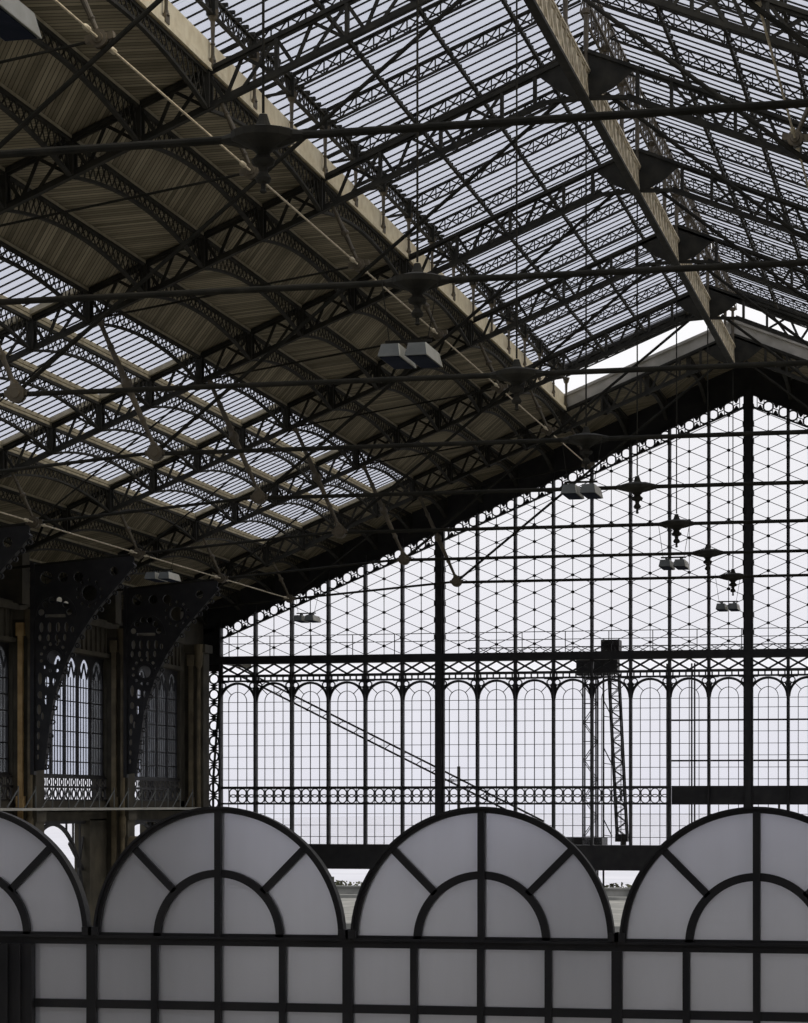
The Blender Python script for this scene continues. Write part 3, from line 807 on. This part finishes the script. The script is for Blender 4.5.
# control box on a pillar
e = empty('wall_cabinet', (XW+.80, ty(1)+.7, W(-2.45)))
tag(e, 'round-topped grey cabinet fixed low on the second left pillar', 'cabinet')
mb = MB(); pts = [(-.38,0),(.38,0),(.38,1.05)]+[(.38*cos(pi*i/10), 1.05+.3*sin(pi*i/10)) for i in range(1,10)]+[(-.38,1.05)]
mb.prism(pts, -.05, .35, 'x'); mb.build('body', M['stone'], e)
mb = MB(); mb.box(.35,.37,-.3,.3,.08,1.1); mb.build('door', M['lampgrey'], e)
# slanting pole in the corner
mb = MB(); mb.tube((-20.0,90.2,W(.9)),(-20.4,92.6,W(5.6)), .05, 8); mb.tube((-20.0,90.2,W(-8.2)),(-20.0,90.2,W(.95)), .05, 8)
tag(mb.build('slanting_pole', M['rod']), 'thin grey pole slanting up in the dark left corner', 'pole')
# plain right wall, end wall and floors (setting, mostly out of the photo)
mb = MB()
mb.box(20.5,21.05,YB,YG,0,W(-.2)); mb.box(20.5,21.05,YB,YG,W(5.0),W(8.35))
for n in range(0, 12): mb.box(20.5,21.05,ty(n)-1,ty(n)+1,W(-.2),W(5.0))
o = mb.build('wall_right', M['stone_dark']); o['kind'] = 'structure'; o['label'] = 'soot dark right wall with open arcade'
mb = MB(); mb.box(-21,21,YB-.4,YB,0,W(16.7)); o = mb.build('wall_front', M['stone']); o['kind'] = 'structure'; o['label'] = 'end wall of the hall behind the viewer'
mb = MB(); mb.box(-26,26,YB-1,YG+.5,-.4,0); o = mb.build('floor', M['floor']); o['kind'] = 'structure'; o['label'] = 'grey platform floor of the hall'
mb = MB(); mb.box(-9,12,YB,14.5,W(-2.75),W(-2.5)); o = mb.build('floor', M['floor']); o['kind'] = 'structure'; o['label'] = 'gallery floor carrying the glazed partition'

# ------------------------------------------------------------------ pendant lights
def lamp(y, x, z, label, pair=True, wz=8.05):
    e = empty('pendant_light', (x, y, W(z)))
    tag(e, label, 'light', 'twin floodlights hung over the hall')
    for sx in ((-.21, .21) if pair else (0,)):
        mb = MB()
        w0, w1, L, h = .13, .17, .48, .20
        mb.hexa([(sx-w1,-L-.08,-h/2),(sx+w1,-L-.08,-h/2),(sx+w1,L+.08,-h/2),(sx-w1,L+.08,-h/2),(sx-w0,-L,h/2),(sx+w0,-L,h/2),(sx+w0,L,h/2),(sx-w0,L,h/2)])
        mb.bar((sx,-.1,h/2),(sx,-.1,h/2+.08), .06, .06, (1,0,0)); mb.bar((sx,.1,h/2),(sx,.1,h/2+.08), .06, .06, (1,0,0))
        o = mb.build('housing', M['lampgrey'], e)
        mb = MB(); mb.box(sx-w1+.02,sx+w1-.02,-L-.04,L+.04,-h/2-.012,-h/2-.002); mb.build('lens', M['lampglass'], o)['label'] = 'dark lamp lens'
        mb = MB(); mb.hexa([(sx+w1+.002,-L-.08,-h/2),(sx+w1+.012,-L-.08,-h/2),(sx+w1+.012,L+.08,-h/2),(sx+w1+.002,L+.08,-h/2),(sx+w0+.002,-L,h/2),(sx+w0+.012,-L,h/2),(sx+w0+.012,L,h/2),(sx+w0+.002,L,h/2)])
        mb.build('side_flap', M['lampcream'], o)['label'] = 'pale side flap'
    mb = MB(); mb.box(-.36,.36,-.15,-.09,.17,.21)
    for a, b in ((-.3,-.5),(.3,.5)): mb.tube((a,-.12,.2),(b*.9,0,wz-z), .008, 5)
    mb.build('suspension_wire', M['rod'], e)
for n, off, lb in ((0,1.8,'smallest pair of grey box lights below the truss beside the gable'),(2,.6,'pair of grey box lights below third truss boss from the gable'),
               (4,.6,'pair of grey box lights over the sloping ring frieze'),(6,.5,'large pair of grey box lights against the boarded ceiling'),
               (8,.36,'largest cream-sided box light cut by the top left corner')):
    lamp(ty(n)-off, 0, 6.87, lb)
lamp(ty(2)-1.8, -15.0, 6.72, 'pale box lights under the low left roof beside the knee braces', wz=7.7)
lamp(ty(0)-1.5, -15.3, 6.75, 'grey box lights before the lowest gable lattice at left', wz=7.7)
lamp(ty(2)+.8, -19.3, 6.35, 'pale box light beside the left wall pillar top', False, wz=7.3)

# ------------------------------------------------------------------ glazed partition in front
YP = 14.0; PX = 1.585; PZ = -.79
centres = [-4.376-PX, -4.376, -2.787, -1.206, -1.206+PX]
e = empty('glazed_partition', (CAMX-2.79, YP, W(-2.5)))
tag(e, 'dark framed frosted glass partition with round-headed arches across the bottom', 'partition')
ox, oz = CAMX-2.79, W(-2.5)
def pmb(): return MB()
def px(x): return x+CAMX-ox        # camera-relative x to local
def pz(z): return W(z)-oz
GLEFT, GRIGHT = -5.54, .38+.79
mb = MB()
mb.box(px(-6.9), px(GRIGHT), -.03, .03, pz(-.84), pz(-.768)); mb.box(px(-6.9), px(GRIGHT), -.05, -.01, pz(-.80), pz(-.785))
mb.build('rail', M['iron_gable'], e)
for z0, z1 in ((-1.222,-1.172),(-1.66,-1.61),(-2.5,-2.05)):
    mb = MB(); mb.box(px(GLEFT), px(GRIGHT), -.03, .03, pz(z0), pz(z1)); mb.build('rail', M['iron_gable'], e)
mb = MB(); mb.box(px(-5.745), px(-5.535), -.07, .07, pz(-2.5), pz(-.84)); mb.box(px(-5.70), px(-5.68), -.09, -.07, pz(-2.5), pz(-.84)); mb.box(px(-5.62), px(-5.60), -.09, -.07, pz(-2.5), pz(-.84))
mb.build('end_post', M['iron_gable'], e)
mb = MB(); mb.box(px(-6.9), px(-5.745), -.005, .005, pz(-2.05), pz(-.84)); mb.build('pane', M['frosted'], e)
xs = [centres[0]+PX/2-PX+ PX*0.25*i for i in range(0, 21)]
for i in range(0, 21):
    x = centres[0]-PX/2+PX*.25*i
    if x < GLEFT+.05: continue
    w = .03 if i % 4 == 0 else .02
    mb = MB(); mb.box(px(x-w), px(x+w), -.035, .035, pz(-2.1), pz(-.84)); mb.build('mullion', M['iron_gable'], e)
    if i < 20:
        for z0, z1 in ((-1.172,-.84),(-1.61,-1.222),(-2.05,-1.66)):
            mb = MB(); mb.box(px(x+w), px(x+.25*PX-.02), -.004, .004, pz(z0), pz(z1)); mb.build('pane', M['frosted'], e)
mb = MB(); mb.box(px(GLEFT), px(-5.20), -.004, .004, pz(-1.172), pz(-.84)); mb.box(px(GLEFT), px(-5.20), -.004, .004, pz(-2.05), pz(-1.222)); mb.build('pane', M['frosted'], e)
for ci, c in enumerate(centres):
    R = .772
    mb = MB(); mb.ring(px(c), pz(PZ), -.035, .035, R, R-.034, 0, pi, n=56)
    mb.ring(px(c), pz(PZ), -.05, -.03, R+.004, R-.010, 0, pi, n=56)
    mb.ring(px(c), pz(PZ), -.03, .03, .402, .356, 0, pi, n=40)
    mb.box(px(c-.02), px(c+.02), -.04, .04, pz(PZ), pz(PZ+R-.02))
    for g in (pi/4, 3*pi/4): mb.bar((px(c)+.385*cos(g),0,pz(PZ)+.385*sin(g)),(px(c)+(R-.02)*cos(g),0,pz(PZ)+(R-.02)*sin(g)), .06, .042)
    for sd in (-1, 1): mb.box(px(c+sd*.772)-.03, px(c+sd*.772)+.03, -.06, .06, pz(-.785), pz(-.735))
    a = mb.build('arch_frame', M['iron_gable'], e)
    # panes as sub-parts: two inner quadrants, four outer sectors
    def sector(r0, r1, a0, a1, n=14):
        m2 = MB()
        if r0 > 0: m2.ring(px(c), pz(PZ), -.004, .004, r1, r0, a0, a1, n=n)
        else: m2.prism([(px(c),pz(PZ))]+[(px(c)+r1*cos(a0+(a1-a0)*i/n), pz(PZ)+r1*sin(a0+(a1-a0)*i/n)) for i in range(n+1)], -.004, .004)
        m2.build('pane', M['frosted'], a)
    for q in range(2): sector(0, .368, pi/2*q+.002, pi/2*(q+1)-.002)
    for q in range(4): sector(.39, R-.02, pi/4*q+.002, pi/4*(q+1)-.002)

# ------------------------------------------------------------------ outside, beyond the gable
mb = MB(); mb.box(-400,400,236,3000,-.6,-.04); o = mb.build('ground', M['pale']); o['kind'] = 'structure'; o['label'] = 'open land beyond the yard, pale with painted haze'
mb = MB(); mb.box(-400,400,YG+.5,236,-.5,-.05); mb.box(-400,-26,YB-80,YG+.5,-.5,-.05); mb.box(26,400,YB-80,YG+.5,-.5,-.05)
o = mb.build('ground', M['gravel']); o['kind'] = 'structure'; o['label'] = 'grey ballast yard beyond the gable'
YO = 100.0
# footbridge deck and railing
e = empty('footbridge', (0, YO, 0)); tag(e, 'dark lattice footbridge outside behind the gable transom', 'footbridge')
mb = MB(); mb.box(-26,9,-.3,.6,W(5.98),W(6.16)); 
for x in (-26,9): mb.box(x-.2,x+.2,-.3,.3,0,W(5.98))
mb.build('deck', M['iron_gable'], e)
mb = MB()
for i in range(41):
    a = -12+.5*i
    mb.bar((a,-.3,W(6.16)),(a+.5,-.3,W(6.42)), .03, .03); mb.bar((a,-.3,W(6.42)),(a+.5,-.3,W(6.16)), .03, .03)
mb.box(-12,8.5,-.33,-.27,W(6.41),W(6.45)); mb.build('lattice_parapet', M['iron_gable'], e)
for z in (6.77, 7.09):
    mb = MB(); mb.box(-23,9,-.02,.02,W(z-.015),W(z+.015)); mb.build('handrail', M['iron'], e)
for i in range(17):
    mb = MB(); mb.box(-22.4+1.8*i,-22.37+1.8*i,-.02,.02,W(6.1),W(7.1)); mb.build('post', M['iron'], e)
# lattice mast with hanging boom
def lattice_tower(mb, x0, x1, y0, y1, za, zb, sx=0, n=10, t=.05):
    for x in (x0, x1):
        for y in (y0, y1): mb.bar((x,y,za),(x+sx,y,zb), t, t, (1,0,0))
    for i in range(n):
        u, v = i/n, (i+1)/n
        for y in (y0, y1):
            a, b = (x0, x1) if i % 2 else (x1, x0)
            mb.bar((a+sx*u,y,za+(zb-za)*u),(b+sx*v,y,za+(zb-za)*v), .03, .03, (0,1,0)); mb.bar((x0+sx*v,y,za+(zb-za)*v),(x1+sx*v,y,za+(zb-za)*v), .02, .02)
e = empty('lattice_mast', (.22, YO-1.2, 0)); tag(e, 'upright lattice mast outside with dark box on its top', 'mast')
mb = MB(); lattice_tower(mb, -7.25, -6.72, -.25, .25, 0, W(5.6), n=18, t=.06); mb.build('tower', M['iron_gable'], e)
mb = MB(); mb.box(-7.5,-6.1,-.4,.4,W(5.2),W(5.95)); mb.build('head_box', M['iron_gable'], e)
mb = MB(); mb.box(-9.0,-6.4,-.8,.8,W(-2.4),W(-1.35)); mb.box(-8.6,-6.9,-.5,.5,0,W(-2.4)); mb.prism([(-9.9,W(-1.5)),(-9.0,W(-1.35)),(-9.0,W(-2.4)),(-9.9,W(-2.4))], -.8, .8); mb.build('base', M['iron_gable'], e)
mb = MB(); mb.tube((-6.45,0,0),(-6.45,0,W(5.3)), .04, 6)
for z in (4.2,2.3,-.6): mb.bar((-6.45,0,W(z)),(-6.1,0,W(z-.7)), .04, .04); mb.bar((-6.45,0,W(z-.65)),(-6.1,0,W(z-.7)), .03, .03)
mb.build('side_pipe', M['iron_gable'], e)
e = empty('leaning_boom', (.22, YO-2.2, 0)); tag(e, 'leaning lattice boom hanging from a dark winch box outside', 'boom')
mb = MB(); mb.box(-6.35,-5.62,-.4,.4,W(5.95),W(6.55)); mb.box(-6.15,-5.7,-.35,.35,W(5.2),W(5.95)); mb.build('winch_box', M['iron_gable'], e)
mb = MB(); lattice_tower(mb, -5.75, -5.35, -.2, .2, W(-1.3), W(5.2), sx=-.33, n=22, t=.07); mb.box(-5.8,-5.3,-.25,.25,W(-1.5),W(-1.2)); mb.build('boom', M['iron_gable'], e)
mb = MB(); mb.tube((-5.5,0,W(-1.7)),(-5.5,0,W(-1.45)), .12, 8); mb.build('hook_block', M['iron_gable'], e)
# long diagonal boom
e = empty('inclined_conveyor', (.3, YO-3.4, 0)); tag(e, 'long double railed boom sloping down outside the left windows', 'boom')
mb = MB()
for dz in (0, .30): mb.bar((-21.9,0,W(5.60+dz)),(-8.6,0,W(-.98+dz)), .08, .07)
for i in range(20):
    x = -21.6+.65*i; z = 5.45-.495*(x+21.6); mb.bar((x,0,W(z)),(x+.25,0,W(z+.18)), .03, .03)
mb.build('boom', M['iron'], e)
mb = MB(); mb.box(-21.9,-21.6,.05,3.05,W(5.72),W(5.96)); mb.build('support', M['iron'], e)
mb = MB(); mb.box(-8.8,-8.6,-.1,.1,0,W(-.8)); mb.build('support', M['iron'], e)
# steel frame on the right
e = empty('steel_frame', (0, YO+1.6, 0)); tag(e, 'open steel frame outside behind the right gable windows', 'frame')
mb = MB()
for z in (3.46, 1.79): mb.box(-4.0,9,-.04,.04,W(z-.035),W(z+.035))
mb.build('beam', M['iron_gable'], e)
mb = MB()
for x in (-4.0,-2.98,-2.86,1.9,5.5): mb.box(x-.03,x+.03,-.04,.04,0,W(5.8))
mb.build('post', M['iron_gable'], e)
# catenary masts, tracks, far scrub, retaining wall
for i, (x, y, h) in enumerate(((-18.3,128,10.2),(-26.2,160,10.5),(-7,200,9.5))):
    e = empty('catenary_mast', (x, y, 0)); tag(e, ('slim overhead-line mast in the yard, ' + ['seen low behind the middle gable windows','seen low behind the left gable windows','farthest, behind the V between two arches'][i]), 'mast', 'overhead line masts in the yard')
    mb = MB(); mb.box(-.07,.07,-.07,.07,0,h); mb.build('pole', M['iron'], e)
    mb = MB(); mb.bar((-.6,0,h-.8),(.9,0,h-.7), .05, .05); mb.build('bracket_arm', M['iron'], e)
for i, x in enumerate((-30,-25,-20,-15,-10,-5,0,5)):
    mb = MB()
    for dx in (-.72,.72): mb.box(x+dx-.05, x+dx+.05, YG+2, 150, -.02, .14)
    for j in range(28): 
        y = YG+2+j*1.9; mb.box(x-1.25,x+1.25,y,y+.3,-.04,.04)
    tag(mb.build('railway_track', M['rail']), 'railway track running out to the yard, %s from the left wall' % ORD[i], 'track', 'tracks in the yard')
mb = MB(); mb.box(-90,60,152,197,-.05,.5); mb.box(-90,60,151.8,152,-.05,.62); mb.box(-90,60,196,197,.5,.75)
tag(mb.build('open_platform', M['gravel']), 'pale low open-air platform across the yard', 'platform')
mb = MB(); mb.box(-120,90,214,214.3,-.05,.75); mb.box(-120,90,213.8,214.5,.75,.9)
for i in range(70): mb.box(-120+3*i,-119.7+3*i,213.7,214,-.05,.9)
tag(mb.build('boundary_wall', M['gravel']), 'grey boundary wall far across the yard', 'wall')
random.seed(3)
for i in range(9):
    mb = MB(); x0 = -72+10*i
    for j in range(160):
        x = x0+random.uniform(-4.6,4.6); z = random.uniform(0,1)*(1.1+.5*sin(i*2.1))*(1-((x-x0)/6)**2)+.1; y = 230+random.uniform(-1,1); r = random.uniform(.1,.35)
        d = Vector((random.uniform(-1,1),random.uniform(-1,1),random.uniform(-1,1))).normalized(); q = Vector((-d.y,d.x,.3)).normalized()
        p = Vector((x,y,z)); mb.add([p-d*r-q*r*.5,p+d*r-q*r*.3,p+d*r*.6+q*r,p-d*r*.7+q*r*.6], [(0,1,2,3)])
    mb.bar((x0,230,0),(x0,230,1.2), .2, .2, (1,0,0))
    tag(mb.build('scrub_bush', M['leaf']), 'dark scrub bush on the skyline behind the yard wall, %s in the row' % ORD[i], 'bush', 'bushes behind the yard wall')

# ------------------------------------------------------------------ sky, sun, camera
w = bpy.data.worlds.new('overcast'); bpy.context.scene.world = w; w.use_nodes = True
nt = w.node_tree; nt.nodes.clear()
out = nt.nodes.new('ShaderNodeOutputWorld'); bg = nt.nodes.new('ShaderNodeBackground')
tc = nt.nodes.new('ShaderNodeTexCoord'); sp = nt.nodes.new('ShaderNodeSeparateXYZ'); nt.links.new(tc.outputs['Generated'], sp.inputs[0])
rp = nt.nodes.new('ShaderNodeValToRGB'); nt.links.new(sp.outputs['Z'], rp.inputs['Fac'])
rp.color_ramp.elements[0].position = 0.0; rp.color_ramp.elements[0].color = (.86,.86,.93,1)
rp.color_ramp.elements[1].position = .12; rp.color_ramp.elements[1].color = (.985,.98,1.0,1)
nt.links.new(rp.outputs['Color'], bg.inputs['Color']); bg.inputs['Strength'].default_value = 1.0
sl = bpy.data.lights.new('veiled_sun', 'SUN'); sl.energy = 1.6; sl.angle = .35; sl.color = (1,.86,.62)
so = bpy.data.objects.new('veiled_sun', sl); C.objects.link(so); so.location = (60,20,80); so.rotation_euler = Vector((-1,-.12,-.95)).to_track_quat('-Z','Y').to_euler()
nt.links.new(bg.outputs[0], out.inputs[0])
cam = bpy.data.cameras.new('camera'); co = bpy.data.objects.new('camera', cam); C.objects.link(co)
cam.sensor_fit = 'HORIZONTAL'; cam.sensor_width = 36; cam.lens = FPX/808*36
cam.shift_x = 0; cam.shift_y = (YH-511.5)/808
cam.clip_start = .1; cam.clip_end = 2000
co.location = (CAMX, 0, EYE); co.rotation_euler = (pi/2, 0, TH)
sc = bpy.context.scene; sc.camera = co
sc.view_settings.view_transform = 'Standard'; sc.view_settings.look = 'None'; sc.view_settings.gamma = 1; sc.view_settings.use_curve_mapping = False
sc.view_settings.exposure = 0.0
sc.cycles.max_bounces = 12; sc.cycles.transparent_max_bounces = 16; sc.cycles.diffuse_bounces = 5
